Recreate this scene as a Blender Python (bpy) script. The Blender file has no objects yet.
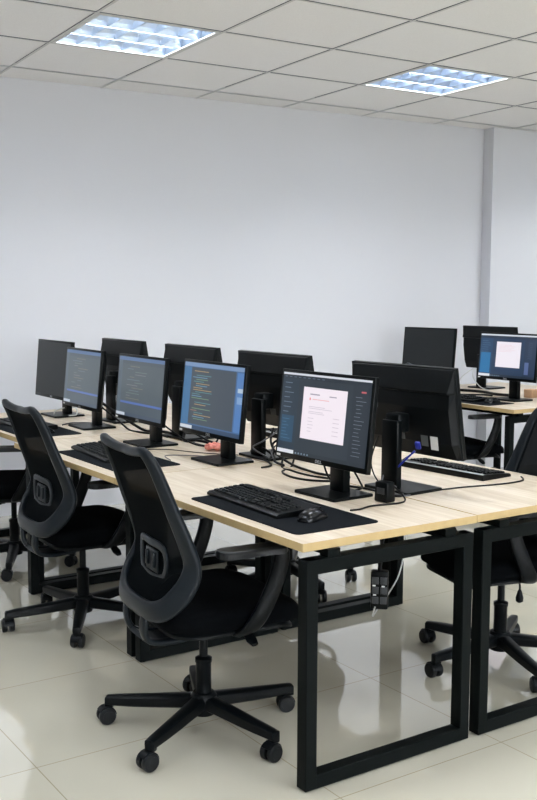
import bpy, bmesh, math, random
from mathutils import Vector, Matrix
random.seed(7)
PI = math.pi
C = bpy.context.scene.collection
sc = bpy.context.scene

# ------------------------------------------------------------------ materials
def mat(name, col, rough=.5, metal=0., spec=.5, coat=0., emis=None, es=0., bump=None, vary=None):
    m = bpy.data.materials.new(name); m.use_nodes = True
    nt = m.node_tree; b = nt.nodes['Principled BSDF']
    b.inputs['Base Color'].default_value = (*col, 1)
    b.inputs['Roughness'].default_value = rough
    b.inputs['Metallic'].default_value = metal
    b.inputs['Specular IOR Level'].default_value = spec
    b.inputs['Coat Weight'].default_value = coat
    if emis:
        b.inputs['Emission Color'].default_value = (*emis, 1); b.inputs['Emission Strength'].default_value = es
    if bump or vary:
        tc = nt.nodes.new('ShaderNodeTexCoord')
        sc_, st = bump or (vary[0], 0)
        n = nt.nodes.new('ShaderNodeTexNoise'); n.inputs['Scale'].default_value = sc_; n.inputs['Detail'].default_value = 4
        nt.links.new(tc.outputs['Object'], n.inputs['Vector'])
        if bump:
            bp = nt.nodes.new('ShaderNodeBump'); bp.inputs['Strength'].default_value = st; bp.inputs['Distance'].default_value = .002
            nt.links.new(n.outputs['Fac'], bp.inputs['Height']); nt.links.new(bp.outputs['Normal'], b.inputs['Normal'])
        if vary:
            n2 = nt.nodes.new('ShaderNodeTexNoise'); n2.inputs['Scale'].default_value = vary[0]; n2.inputs['Detail'].default_value = 3
            nt.links.new(tc.outputs['Object'], n2.inputs['Vector'])
            mx = nt.nodes.new('ShaderNodeMix'); mx.data_type = 'RGBA'
            mx.inputs['A'].default_value = (*col, 1); mx.inputs['B'].default_value = (*vary[1], 1)
            nt.links.new(n2.outputs['Fac'], mx.inputs['Factor']); nt.links.new(mx.outputs['Result'], b.inputs['Base Color'])
    return m

def srgb(r, g, b):
    f = lambda c: (c/255/12.92 if c/255 <= .04045 else ((c/255+.055)/1.055)**2.4)
    return (f(r), f(g), f(b))

M = {}
M['wall'] = mat('wall_paint', (.735, .74, .775), .75, spec=.25, bump=(60, .06))
M['ceil'] = mat('mineral_tile', (.90, .89, .885), .9, spec=.1, bump=(160, .8), vary=(170, (.78, .77, .765)))
M['tbar'] = mat('ceiling_tee', (.58, .58, .565), .5)
M['black_metal'] = mat('black_powder_coat', (.0022, .0036, .0036), .42, spec=.07, bump=(400, .08))
M['frame_plastic'] = mat('chair_frame_plastic', (.0065, .0095, .0125), .36, spec=.20, bump=(500, .05))
M['black_plastic'] = mat('black_plastic', (.0028, .0038, .0046), .36, spec=.12)
M['mesh_fabric'] = None
M['seat_fabric'] = mat('seat_fabric', (.0018, .0022, .0028), .9, spec=.03, bump=(700, .3))
M['pad_soft'] = mat('arm_pad_rubber', (.004, .005, .006), .30, spec=.30)
M['tire'] = mat('wheel_rubber', (.005, .006, .007), .45, spec=.2)
M['chrome'] = mat('steel', (.30, .31, .32), .3, metal=1.)
M['mon'] = mat('monitor_plastic', (.0025, .0036, .004), .35, spec=.14, bump=(600, .04))
M['mon_back'] = mat('monitor_back', (.0030, .0042, .0048), .42, spec=.18, bump=(600, .05))
M['mat_pad'] = mat('desk_mat', (.0042, .0058, .0080), .75, spec=.08, bump=(900, .25))
M['key'] = mat('key_plastic', (.0035, .0045, .005), .45, spec=.2)
M['kb'] = mat('keyboard_body', (.0022, .0028, .0032), .38, spec=.16)
M['mouse'] = mat('mouse_shell', (.003, .0035, .0045), .22, spec=.3)
M['cable'] = mat('cable_black', (.004, .004, .0045), .45, spec=.2)
M['cable_grey'] = mat('cable_grey', (.10, .10, .11), .45)
M['cable_white'] = mat('cable_white', (.62, .62, .60), .5)
M['blue'] = mat('plug_blue', (.006, .018, .26), .35)
M['sticker'] = mat('sticker_white', (.75, .75, .74), .6)
M['sticker_grey'] = mat('sticker_grey', (.10, .11, .11), .6)
M['logo'] = mat('logo_silver', (.55, .56, .58), .35, metal=.6)
M['pink'] = mat('pink_cloth', (.78, .08, .10), .8, vary=(75, (.86, .50, .36)))
M['strip'] = mat('socket_face', (.035, .038, .042), .35)
M['tan'] = mat('tan_card', (.55, .33, .19), .7)
M['edge'] = mat('edge_band', srgb(192, 168, 122), .55, spec=.25, vary=(30, srgb(176, 150, 104)))
M['reflector'] = mat('louvre_metal', (.50, .58, .70), .30, metal=1.)
M['pan'] = mat('light_pan', (.10, .13, .17), .45, metal=.3)
M['tube'] = mat('lamp_tube', (.9, .9, .9), .5, emis=(.88, .94, 1.), es=3.)
M['wall_glint'] = mat('pale_wall_reflection', (.62, .64, .64), .2)  # pale colour for the wall's reflection on the keyboards
M['white_metal'] = mat('white_trim', (.62, .62, .61), .4)

def wood():
    m = bpy.data.materials.new('oak_laminate'); m.use_nodes = True; nt = m.node_tree; b = nt.nodes['Principled BSDF']
    tc = nt.nodes.new('ShaderNodeTexCoord'); mp = nt.nodes.new('ShaderNodeMapping'); mp.inputs['Scale'].default_value = (.7, 11, 1)
    nt.links.new(tc.outputs['Object'], mp.inputs['Vector'])
    n = nt.nodes.new('ShaderNodeTexNoise'); n.inputs['Scale'].default_value = 3.2; n.inputs['Detail'].default_value = 6; n.inputs['Roughness'].default_value = .62; n.inputs['Distortion'].default_value = .6
    nt.links.new(mp.outputs['Vector'], n.inputs['Vector'])
    r = nt.nodes.new('ShaderNodeValToRGB'); e = r.color_ramp.elements
    e[0].position = .30; e[0].color = (*srgb(200, 182, 158), 1)
    e[1].position = .68; e[1].color = (*srgb(229, 216, 198), 1)
    nt.links.new(n.outputs['Fac'], r.inputs['Fac'])
    # staves, 0.14 m wide with a slight change of tone from one to the next
    br = nt.nodes.new('ShaderNodeTexBrick'); br.offset = .37
    br.inputs['Color1'].default_value = (1, 1, 1, 1); br.inputs['Color2'].default_value = (.90, .885, .86, 1); br.inputs['Mortar'].default_value = (.93, .92, .90, 1)
    br.inputs['Scale'].default_value = 1; br.inputs['Mortar Size'].default_value = .0012; br.inputs['Brick Width'].default_value = .62; br.inputs['Row Height'].default_value = .118
    nt.links.new(tc.outputs['Object'], br.inputs['Vector'])
    mx = nt.nodes.new('ShaderNodeMix'); mx.data_type = 'RGBA'; mx.blend_type = 'MULTIPLY'; mx.inputs['Factor'].default_value = 1
    nt.links.new(r.outputs['Color'], mx.inputs['A']); nt.links.new(br.outputs['Color'], mx.inputs['B'])
    nt.links.new(mx.outputs['Result'], b.inputs['Base Color'])
    b.inputs['Roughness'].default_value = .42; b.inputs['Specular IOR Level'].default_value = .4
    return m
M['wood'] = wood()

def floor_mat():
    m = bpy.data.materials.new('polished_tile'); m.use_nodes = True; nt = m.node_tree; b = nt.nodes['Principled BSDF']
    tc = nt.nodes.new('ShaderNodeTexCoord')
    mp = nt.nodes.new('ShaderNodeMapping'); mp.inputs['Location'].default_value = (.585, .59, 0)
    nt.links.new(tc.outputs['Object'], mp.inputs['Vector'])
    br = nt.nodes.new('ShaderNodeTexBrick'); br.offset = 0; br.squash = 1
    br.inputs['Scale'].default_value = 1; br.inputs['Brick Width'].default_value = .67; br.inputs['Row Height'].default_value = .67
    br.inputs['Mortar Size'].default_value = .0018; br.inputs['Mortar Smooth'].default_value = .2
    br.inputs['Color1'].default_value = (*srgb(206, 201, 184), 1); br.inputs['Color2'].default_value = (*srgb(203, 198, 181), 1)
    br.inputs['Mortar'].default_value = (*srgb(166, 156, 132), 1)
    nt.links.new(mp.outputs['Vector'], br.inputs['Vector'])
    n = nt.nodes.new('ShaderNodeTexNoise'); n.inputs['Scale'].default_value = 2.5; n.inputs['Detail'].default_value = 5
    nt.links.new(tc.outputs['Object'], n.inputs['Vector'])
    r = nt.nodes.new('ShaderNodeMapRange'); r.inputs['To Min'].default_value = .93; r.inputs['To Max'].default_value = 1.04
    nt.links.new(n.outputs['Fac'], r.inputs['Value'])
    mx = nt.nodes.new('ShaderNodeMix'); mx.data_type = 'RGBA'; mx.blend_type = 'MULTIPLY'; mx.inputs['Factor'].default_value = 1
    nt.links.new(br.outputs['Color'], mx.inputs['A']); nt.links.new(r.outputs['Result'], mx.inputs['B'])
    nt.links.new(mx.outputs['Result'], b.inputs['Base Color'])
    rr = nt.nodes.new('ShaderNodeMapRange'); rr.inputs['To Min'].default_value = .05; rr.inputs['To Max'].default_value = .09
    nt.links.new(n.outputs['Fac'], rr.inputs['Value']); nt.links.new(rr.outputs['Result'], b.inputs['Roughness'])
    b.inputs['Specular IOR Level'].default_value = .7; b.inputs['Coat Weight'].default_value = 1.; b.inputs['Coat IOR'].default_value = 1.7; b.inputs['Coat Roughness'].default_value = .025
    return m
M['floor'] = floor_mat()

def mesh_mat():
    m = bpy.data.materials.new('mesh_weave'); m.use_nodes = True; nt = m.node_tree; b = nt.nodes['Principled BSDF']
    b.inputs['Base Color'].default_value = (.0028, .0038, .0045, 1); b.inputs['Roughness'].default_value = .85; b.inputs['Specular IOR Level'].default_value = .02
    tr = nt.nodes.new('ShaderNodeBsdfTransparent'); mx = nt.nodes.new('ShaderNodeMixShader'); mx.inputs[0].default_value = .02
    nt.links.new(b.outputs[0], mx.inputs[1]); nt.links.new(tr.outputs[0], mx.inputs[2])
    nt.links.new(mx.outputs[0], nt.nodes['Material Output'].inputs['Surface'])
    return m
M['mesh_fabric'] = mesh_mat()
def pane_mat():
    m = bpy.data.materials.new('window_pane'); m.use_nodes = True; nt = m.node_tree
    g = nt.nodes.new('ShaderNodeBsdfGlossy'); g.inputs['Roughness'].default_value = .02
    tr = nt.nodes.new('ShaderNodeBsdfTransparent'); mx = nt.nodes.new('ShaderNodeMixShader'); mx.inputs[0].default_value = .94
    nt.links.new(g.outputs[0], mx.inputs[1]); nt.links.new(tr.outputs[0], mx.inputs[2])
    nt.links.new(mx.outputs[0], nt.nodes['Material Output'].inputs['Surface'])
    return m
M['pane'] = pane_mat()

_scr = {}
def screen(col, strength=1.):
    k = (col, strength)
    if k not in _scr:
        c = srgb(*col)
        m = mat('screen_glow', (.012, .013, .015), .28, spec=.5, emis=c, es=strength)
        _scr[k] = m
    return _scr[k]

# ------------------------------------------------------------------ mesh builder
class MB:
    def __init__(s): s.v = []; s.f = []; s.mi = []; s.sm = []
    def add(s, verts, faces, mi=0, smooth=False):
        o = len(s.v); s.v += [tuple(v) for v in verts]
        for f in faces:
            s.f.append([o+i for i in f]); s.mi.append(mi); s.sm.append(smooth)
    def from_bm(s, bm, mi=0, smooth=False):
        bm.verts.ensure_lookup_table(); bm.verts.index_update()
        s.add([v.co[:] for v in bm.verts], [[v.index for v in f.verts] for f in bm.faces], mi, smooth); bm.free()
    def box(s, c, size, bev=0., mi=0, rot=None, seg=2, taper=None):
        bm = bmesh.new(); bmesh.ops.create_cube(bm, size=1)
        for v in bm.verts:
            tx = ty = 1
            if taper and v.co.z > 0: tx, ty = taper
            v.co = Vector((v.co.x*size[0]*tx, v.co.y*size[1]*ty, v.co.z*size[2]))
        if bev: bmesh.ops.bevel(bm, geom=bm.edges[:], offset=bev, segments=seg, affect='EDGES', profile=.5)
        mt = Matrix.Translation(c) @ (rot.to_4x4() if rot else Matrix())
        bmesh.ops.transform(bm, matrix=mt, verts=bm.verts)
        s.from_bm(bm, mi, bool(bev))
    def lathe(s, prof, n=24, mi=0, mt=None, smooth=True):
        # prof: list of (r, z); revolved about local z
        vs = []; fs = []
        for r, z in prof:
            for k in range(n):
                a = 2*PI*k/n; vs.append(Vector((r*math.cos(a), r*math.sin(a), z)))
        for i in range(len(prof)-1):
            for k in range(n):
                k2 = (k+1) % n; fs.append([i*n+k, i*n+k2, (i+1)*n+k2, (i+1)*n+k])
        fs.append(list(range(n))[::-1]); fs.append([(len(prof)-1)*n+k for k in range(n)])
        if mt: vs = [mt @ v for v in vs]
        s.add(vs, fs, mi, smooth)
    def sweep(s, path, sec, mi=0, closed=False, up=Vector((0, 0, 1)), smooth=True):
        # path: points; sec(i, t) -> list of (a, b) offsets along (side, up') ; same count each
        P = [Vector(p) for p in path]; n = len(P); rings = []
        prev = None
        for i, p in enumerate(P):
            if closed: t = P[(i+1) % n] - P[i-1]
            else: t = P[min(i+1, n-1)] - P[max(i-1, 0)]
            t.normalize()
            if prev is None or up is not None:
                u = Vector(up) if up is not None else Vector((0, 0, 1))
                if abs(u.dot(t)) > .98 and up is None: u = Vector((0, 1, 0))
            else: u = prev
            sd = t.cross(u)
            if sd.length < 1e-4: sd = t.cross(Vector((1, 0, 0)))
            sd.normalize(); u = sd.cross(t); u.normalize(); prev = u
            rings.append([p + sd*a + u*b for a, b in sec(i, i/max(1, n-1))])
        m = len(rings[0]); vs = [v for r in rings for v in r]; fs = []
        for i in range(n if closed else n-1):
            j = (i+1) % n
            for k in range(m):
                k2 = (k+1) % m; fs.append([i*m+k, i*m+k2, j*m+k2, j*m+k])
        if not closed: fs.append(list(range(m))[::-1]); fs.append([(n-1)*m+k for k in range(m)])
        s.add(vs, fs, mi, smooth)
    def tube(s, path, r, n=8, mi=0, closed=False):
        s.sweep(path, lambda i, t: [(r*math.cos(2*PI*k/n), r*math.sin(2*PI*k/n)) for k in range(n)], mi, closed, up=None)
    def build(s, name, mats, parent=None, loc=None, auto=40):
        me = bpy.data.meshes.new(name); me.from_pydata(s.v, [], s.f)
        if not isinstance(mats, (list, tuple)): mats = [mats]
        for m in mats: me.materials.append(m)
        for p, mi, sm in zip(me.polygons, s.mi, s.sm): p.material_index = mi; p.use_smooth = sm
        bm = bmesh.new(); bm.from_mesh(me)
        bmesh.ops.recalc_face_normals(bm, faces=bm.faces)
        for e in bm.edges:
            if len(e.link_faces) == 2 and e.calc_face_angle(0) > math.radians(auto): e.smooth = False
        bm.to_mesh(me); bm.free()
        o = bpy.data.objects.new(name, me); C.objects.link(o)
        if parent is not None: o.parent = parent
        if loc is not None: o.location = loc
        return o

def rrect(w, h, r, n=4):
    pts = []
    for cx, cy, a0 in ((w/2-r, h/2-r, 0), (-w/2+r, h/2-r, 90), (-w/2+r, -h/2+r, 180), (w/2-r, -h/2+r, 270)):
        for k in range(n+1):
            a = math.radians(a0+90*k/n); pts.append((cx+r*math.cos(a), cy+r*math.sin(a)))
    return pts
def prism(mb, outline, z0, z1, bev=0., mi=0):
    bm = bmesh.new(); vs = [bm.verts.new((x, y, z0)) for x, y in outline]; f = bm.faces.new(vs)
    r = bmesh.ops.extrude_face_region(bm, geom=[f]); top = [g for g in r['geom'] if isinstance(g, bmesh.types.BMVert)]
    for v in top: v.co.z = z1
    if bev:
        ed = [e for e in bm.edges if abs(e.verts[0].co.z-z1) < 1e-6 and abs(e.verts[1].co.z-z1) < 1e-6]
        bmesh.ops.bevel(bm, geom=ed, offset=bev, segments=2, affect='EDGES', profile=.5)
    mb.from_bm(bm, mi, False)
def smooth_path(pts, n=6, closed=False):
    P = [Vector(p) for p in pts]; out = []; L = len(P)
    for i in range(L if closed else L-1):
        if closed: a, b, c, d = P[i-1], P[i], P[(i+1) % L], P[(i+2) % L]
        else: a, b, c, d = P[max(i-1, 0)], P[i], P[i+1], P[min(i+2, L-1)]
        for k in range(n):
            t = k/n
            out.append(.5*((2*b) + (c-a)*t + (2*a-5*b+4*c-d)*t*t + (3*b-a-3*c+d)*t**3))
    if not closed: out.append(P[-1])
    return out
def ell(a, b, n=12, p=2.6):
    o = []
    for k in range(n):
        t = 2*PI*k/n; ct, st = math.cos(t), math.sin(t)
        o.append((a*math.copysign(abs(ct)**(2/p), ct), b*math.copysign(abs(st)**(2/p), st)))
    return o

def thing(name, label, cat, loc=(0, 0, 0), rz=0., group=None):
    o = bpy.data.objects.new(name, None); o.empty_display_size = .1; C.objects.link(o)
    o.location = loc; o.rotation_euler = (0, 0, rz); tag(o, label, cat, group); return o
def tag(o, label, cat, group=None):
    o['label'] = label; o['category'] = cat
    if group: o['group'] = group
    return o
def struct(o): o['kind'] = 'structure'; return o
def dup(root, loc, rz, label, group=None):
    def cp(o, par):
        c = o.copy(); C.objects.link(c)
        if par is not None: c.parent = par
        for ch in [x for x in kids.get(o.name, [])]: cp(ch, c)
        return c
    kids = {}
    for o in list(C.objects):
        if o.parent: kids.setdefault(o.parent.name, []).append(o)
    r = cp(root, None); r.location = loc; r.rotation_euler = (0, 0, rz); r['label'] = label
    if group: r['group'] = group
    return r

# ------------------------------------------------------------------ room shell
H = 2.829
T = .70                                     # ceiling grid pitch
CA, SA = math.cos(.0463), math.sin(.0463)    # the room sits 2.65 degrees off the desks
def RM(X, Y, z): return Vector((CA*X+SA*Y, -SA*X+CA*Y, z))
def quad(mb, pts, mi=0): mb.add(pts, [list(range(len(pts)))], mi)

YL, YR, XF = -2.9, 8.2, 5.2
W0 = Vector((-4.112, .583)); W1 = Vector((-3.803, 4.585)); wd = (W1-W0).normalized()
WL = W0 + wd*((YL-W0.y)/wd.y)
P2 = Vector((-3.679, 4.568)); P3 = Vector((-3.637, 5.035)); pd_ = (P3-P2).normalized()
WR = P2 + wd*((YR-P2.y)/wd.y)

mb = MB(); mb.box(((XF-4.6)/2, (YL+YR)/2, -.05), (XF+4.6+.4, YR-YL+.4, .1)); struct(mb.build('floor', M['floor']))

def slab(name, a, b, z0, z1, thick, out):
    mb = MB(); a = Vector(a); b = Vector(b); o = Vector(out)*thick
    pts = [(a.x, a.y), (b.x, b.y), (b.x+o.x, b.y+o.y), (a.x+o.x, a.y+o.y)]
    prism(mb, pts, z0, z1); return struct(mb.build(name, M['wall']))
slab('wall_back', WL, W1+wd*.2, 0, H+.1, .15, (-1, 0, 0))
mb = MB(); prism(mb, [(W1.x-.05, W1.y), (W1.x, W1.y), (P2.x, P2.y), (WR.x, WR.y), (WR.x-.3, WR.y)], 0, H+.1); struct(mb.build('trim_1', M['wall']))
slab('wall_right', (-4.6, YR), (XF+.15, YR), 0, H+.1, .15, (0, 1, 0))

# plain left wall; front wall (behind the viewer) with three window openings
slab('wall_left', (-4.7, YL), (XF+.15, YL), 0, H+.1, .15, (0, -1, 0))
wins = [(-2.3, -.3), (.7, 2.7), (3.7, 5.7)]; WZ0, WZ1 = .9, 2.25
mb = MB(); ys = [YL-.15] + [q for w in wins for q in w] + [YR+.15]
for i in range(0, len(ys), 2): mb.box((XF+.075, (ys[i]+ys[i+1])/2, (H+.1)/2), (.15, ys[i+1]-ys[i], H+.1))
for a, b in wins:
    mb.box((XF+.075, (a+b)/2, WZ0/2), (.15, b-a, WZ0)); mb.box((XF+.075, (a+b)/2, (WZ1+H+.1)/2), (.15, b-a, H+.1-WZ1))
struct(mb.build('wall_front', M['wall']))
for i, (a, b) in enumerate(wins):
    w = bpy.data.objects.new('window_%d' % (i+1), None); C.objects.link(w); w.location = (XF+.075, (a+b)/2, WZ0); struct(w)
    mb = MB(); L = b-a; hh = WZ1-WZ0
    for y in (-L/2+.025, 0, L/2-.025): mb.box((0, y, hh/2), (.06, .05, hh-.002), .004)
    for z in (.025, hh-.025): mb.box((0, 0, z), (.06, L-.002, .05), .004)
    mb.build('window_frame', M['white_metal'], w)
    mb = MB(); mb.box((0, 0, hh/2), (.006, L-.09, hh-.09)); mb.build('window_pane', M['pane'], w)

# suspended ceiling: lay-in tiles, tee bars, openings where the troffers sit
GX, GY = -3.817, .363
lights = {(1, 0), (1, 3)}
for a in (4, 7, 10):
    for k in (-3, 0, 3, 6): lights.add((a, k))
lights |= {(1, 6), (1, -3)}
mb = MB()
def inside(a, k): return True
for a in range(-1, 14):
    for k in range(-6, 13):
        if (a, k) in lights: continue
        g = .007
        x0, x1, y0, y1 = GX+a*T+g, GX+(a+1)*T-g, GY+k*T+g, GY+(k+1)*T-g
        quad(mb, [RM(x0, y0, H+.004), RM(x0, y1, H+.004), RM(x1, y1, H+.004), RM(x1, y0, H+.004)], 0)
for a in range(-1, 15):
    x = GX+a*T; g = .0085
    quad(mb, [RM(x-g, GY-6*T, H), RM(x+g, GY-6*T, H), RM(x+g, GY+13*T, H), RM(x-g, GY+13*T, H)], 1)
for k in range(-6, 14):
    y = GY+k*T; g = .0085
    quad(mb, [RM(GX-T, y-g, H-.0005), RM(GX-T, y+g, H-.0005), RM(GX+14*T, y+g, H-.0005), RM(GX+14*T, y-g, H-.0005)], 1)
struct(mb.build('ceiling', [M['ceil'], M['tbar']]))

# ---- recessed louvre lights
def troffer(label, a, k, group=None):
    c = RM(GX+(a+.5)*T, GY+(k+.5)*T, H)
    t = thing('ceiling_light', label, 'ceiling light', c, -.0463, group)
    S = T-.03; D = .085
    mb = MB()
    quad(mb, [(-S/2, -S/2, D), (S/2, -S/2, D), (S/2, S/2, D), (-S/2, S/2, D)])
    for sx, sy in ((1, 0), (-1, 0), (0, 1), (0, -1)):
        if sx: quad(mb, [(sx*S/2, -S/2, 0), (sx*S/2, S/2, 0), (sx*S/2, S/2, D), (sx*S/2, -S/2, D)])
        else: quad(mb, [(-S/2, sy*S/2, 0), (S/2, sy*S/2, 0), (S/2, sy*S/2, D), (-S/2, sy*S/2, D)])
    mb.build('housing', M['pan'], t)
    mb = MB()
    for sx, sy in ((1, 0), (-1, 0), (0, 1), (0, -1)):
        if sx: mb.box((sx*(S/2-.004), 0, .002), (.018, S, .006))
        else: mb.box((0, sy*(S/2-.004), .002), (S, .018, .006))
    mb.build('rim', M['white_metal'], t)
    for r in range(3):                       # tubes run along the wall (local y)
        x = (r-1)*S/3
        mb = MB(); mb.lathe([(.013, -S/2+.03), (.013, S/2-.03)], 12, 0, Matrix.Translation((x, 0, .055)) @ Matrix.Rotation(PI/2, 4, 'X'))
        mb.build('lamp_tube', M['tube'], t)
    mb = MB()                                # V-shaped parabolic reflectors beside each tube
    for x in (-S/2, -S/6, S/6, S/2):
        for s in (-1, 1):
            if abs(x+s*.05) > S/2: continue
            prof = [(x+s*.003, .004), (x+s*.012, .03), (x+s*.03, .06), (x+s*.045, .083)]
            for (xa, za), (xb, zb) in zip(prof, prof[1:]):
                quad(mb, [(xa, -S/2, za), (xa, S/2, za), (xb, S/2, zb), (xb, -S/2, zb)])
    mb.build('reflector', M['reflector'], t)
    for r in range(3):
        for q in range(1, 5):
            mb = MB(); y = -S/2+q*S/5; x = (r-1)*S/3
            mb.add([(x-S/6+.005, y-.002, .003), (x+S/6-.005, y-.002, .003), (x+S/6-.03, y, .04), (x-S/6+.03, y, .04),
                    (x-S/6+.005, y+.002, .003), (x+S/6-.005, y+.002, .003)], [[0, 1, 2, 3], [5, 4, 3, 2], [4, 5, 1, 0]])
            mb.build('louvre_blade', M['reflector'], t)
    return t
lt = {}
for (a, k) in sorted(lights):
    if (a, k) == (1, 0): lt[a, k] = troffer('recessed louvred ceiling light above the monitors with code on screen, pale blue glow', a, k)
for (a, k) in sorted(lights):
    if (a, k) == (1, 0): continue
    c = RM(GX+(a+.5)*T, GY+(k+.5)*T, H)
    if (a, k) == (1, 3): dup(lt[1, 0], c, -.0463, 'recessed louvred ceiling light nearer the wall pilaster, above the far bench')
    else: dup(lt[1, 0], c, -.0463, 'recessed louvred ceiling light of the same grid, outside the picture', 'ceiling lights out of view')

# ------------------------------------------------------------------ desks
def frame(name, x, y0, y1, par, z1=.700):
    # closed rectangular leg of 47 x 40 mm tube, centred on x
    mb = MB(); w, d = .046, .042
    for y in (y0+d/2, y1-d/2): mb.box((x, y, (.004+z1)/2), (w, d, z1-.004), .0025, seg=1)
    for z in (.004+.022, z1-.022): mb.box((x, (y0+y1)/2, z), (w-.0006, y1-y0-.001, .044), .0025, seg=1)
    for y in (y0+.022, y1-.022): mb.lathe([(.014, 0), (.014, .005)], 12, 0, Matrix.Translation((x, y, 0)))
    return mb.build(name, M['black_metal'], par)
def desk(label, x0, x1, y0, y1, fy0, fy1, fn, ff, group=None):
    """x1: near end, x0: far end; fn / ff: x of the near and far leg frames; fy0, fy1: (near, far) y limits"""
    t = thing('desk', label, 'desk', ((x0+x1)/2, y0, 0), 0, group); ox, oy = (x0+x1)/2, y0
    mb = MB(); L, Wd = x1-x0, y1-y0
    bm = bmesh.new(); bmesh.ops.create_cube(bm, size=1)
    for v in bm.verts: v.co = Vector((v.co.x*L, (v.co.y+.5)*Wd, .7375+v.co.z*.025))
    bmesh.ops.bevel(bm, geom=bm.edges[:], offset=.0012, segments=1, affect='EDGES')
    bm.faces.ensure_lookup_table()
    bm.verts.index_update()
    tops = [f for f in bm.faces if abs(f.normal.z) > .9]; side = [f for f in bm.faces if abs(f.normal.z) <= .9]
    vs = [v.co[:] for v in bm.verts]
    mb.add(vs, [[v.index for v in f.verts] for f in tops], 0); mb.f += [[v.index for v in f.verts] for f in side]; mb.mi += [1]*len(side); mb.sm += [False]*len(side)
    bm.free(); mb.build('tabletop', [M['wood'], M['edge']], t)
    for (fx, (a, b)) in ((fn, (fy0[0], fy1[0])), (ff, (fy0[1], fy1[1]))): frame('leg_frame', fx-ox, a-oy, b-oy, t)
    for fy in (.13, Wd-.13):
        mb = MB(); mb.box(((fn+ff)/2-ox, fy, .707), (abs(fn-ff)-.048, .03, .032), .002, seg=1); mb.build('beam', M['black_metal'], t)
    for fx, (a, b) in ((fn, (fy0[0], fy1[0])), (ff, (fy0[1], fy1[1]))):
        for yy in (a+.10, b-.10):
            mb = MB(); mb.box((fx-ox, yy-oy, .7106), (.04, .045, .028)); mb.build('spacer', M['black_metal'], t)
    return t
gA, gB = 'oak desks of the front row', 'oak desks of the second row'
desk('oak desk with black legs at the near end, carrying the bright white document screen', -1.250, 0, 0, .70, (.007, .080), (.675, .745), -.011, -1.228, gA)
desk('oak desk in the middle of the front row, under the greyed code screens', -2.372, -1.254, 0, .70, (.080, .050), (.745, .73), -1.306, -2.338, gA)
desk('oak desk at the wall end of the front row, under the switched-off monitor', -3.60, -2.376, .07, .762, (.10, .10), (.74, .74), -2.400, -3.56, gA)
desk('near oak desk of the second row, behind the document screen, carrying a keyboard', -1.255, -.004, .706, 1.42, (.716, .775), (1.40, 1.47), -.008, -1.236, gB)
desk('oak desk in the middle of the second row, mostly hidden by monitors', -2.376, -1.259, .706, 1.42, (.775, .75), (1.47, 1.44), -1.306, -2.338, gB)
desk('oak desk at the wall end of the second row, hidden behind monitors', -3.60, -2.380, .768, 1.48, (.79, .79), (1.46, 1.46), -2.400, -3.56, gB)
desk('oak desk in the far bench by the pilaster, carrying the small white document screen', -3.55, -2.05, 3.11, 3.86, (3.13, 3.13), (3.84, 3.84), -2.12, -3.50, 'oak desks of the far bench')
desk('back oak desk of the far bench, under the far monitor seen from behind', -3.55, -2.05, 3.865, 4.56, (3.885, 3.885), (4.54, 4.54), -2.12, -3.50, 'oak desks of the far bench')

# ------------------------------------------------------------------ monitors
def text_mesh(body, size, name, m, parent, mt):
    cu = bpy.data.curves.new('t', 'FONT'); cu.body = body; cu.size = size; cu.align_x = 'CENTER'; cu.align_y = 'CENTER'; cu.extrude = .0003
    to = bpy.data.objects.new('t', cu); C.objects.link(to)
    dg = bpy.context.evaluated_depsgraph_get(); me = bpy.data.meshes.new_from_object(to.evaluated_get(dg))
    bpy.data.objects.remove(to); me.transform(mt); me.materials.clear(); me.materials.append(m); me.name = name
    o = bpy.data.objects.new(name, me); C.objects.link(o); o.parent = parent; return o

def ui_invoice(R, w, h):
    R(-.5, -.5, .5, .5, (36, 46, 55))
    R(-.5, .475, .5, .5, (205, 208, 216)); R(-.5, .43, .5, .475, (26, 36, 46))
    for i in range(9): R(-.48+i*.055, .445, -.45+i*.055, .455, (92, 104, 118))
    R(-.5, -.455, -.30, .43, (32, 47, 60))
    for i in range(7): R(-.47, .37-i*.06, -.47+.06+.08*random.random(), .378-i*.06, (110, 125, 140))
    R(-.48, -.36, -.33, -.03, (34, 70, 96))
    for i in range(7): R(-.47, -.08-i*.04, -.47+.05+.07*random.random(), -.073-i*.04, (70, 112, 140))
    R(-.24, -.285, .255, .345, (236, 226, 234))
    R(-.16, .255, -.05, .27, (160, 150, 165)); R(.06, .25, .14, .262, (150, 142, 158))
    R(-.165, .19, -.15, .22, (224, 130, 130)); R(-.13, .2, .06, .208, (226, 160, 162))
    for y, x1 in ((.11, .02), (.09, .1), (.05, .0), (.03, .02), (-.03, -.1), (-.07, -.11), (-.11, -.1), (-.15, -.11), (-.19, -.12)):
        R(-.165, y, x1, y+.007, (200, 190, 202))
    for i in range(5): R(.12, .0-i*.05, .19, .008-i*.05, (205, 192, 204))
    R(.31, -.455, .5, .43, (28, 38, 48)); R(.40, .345, .45, .365, (190, 90, 95))
    for i in range(16): R(.34+.02*random.random(), .29-i*.045, .40+.06*random.random(), .296-i*.045, (120, 130, 140))
    R(-.5, -.5, .5, -.455, (24, 34, 44)); R(-.5, -.497, -.30, -.452, (214, 216, 222))
    for i in range(5): R(-.28+i*.035, -.488, -.265+i*.035, -.468, (120, 140, 156))
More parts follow.
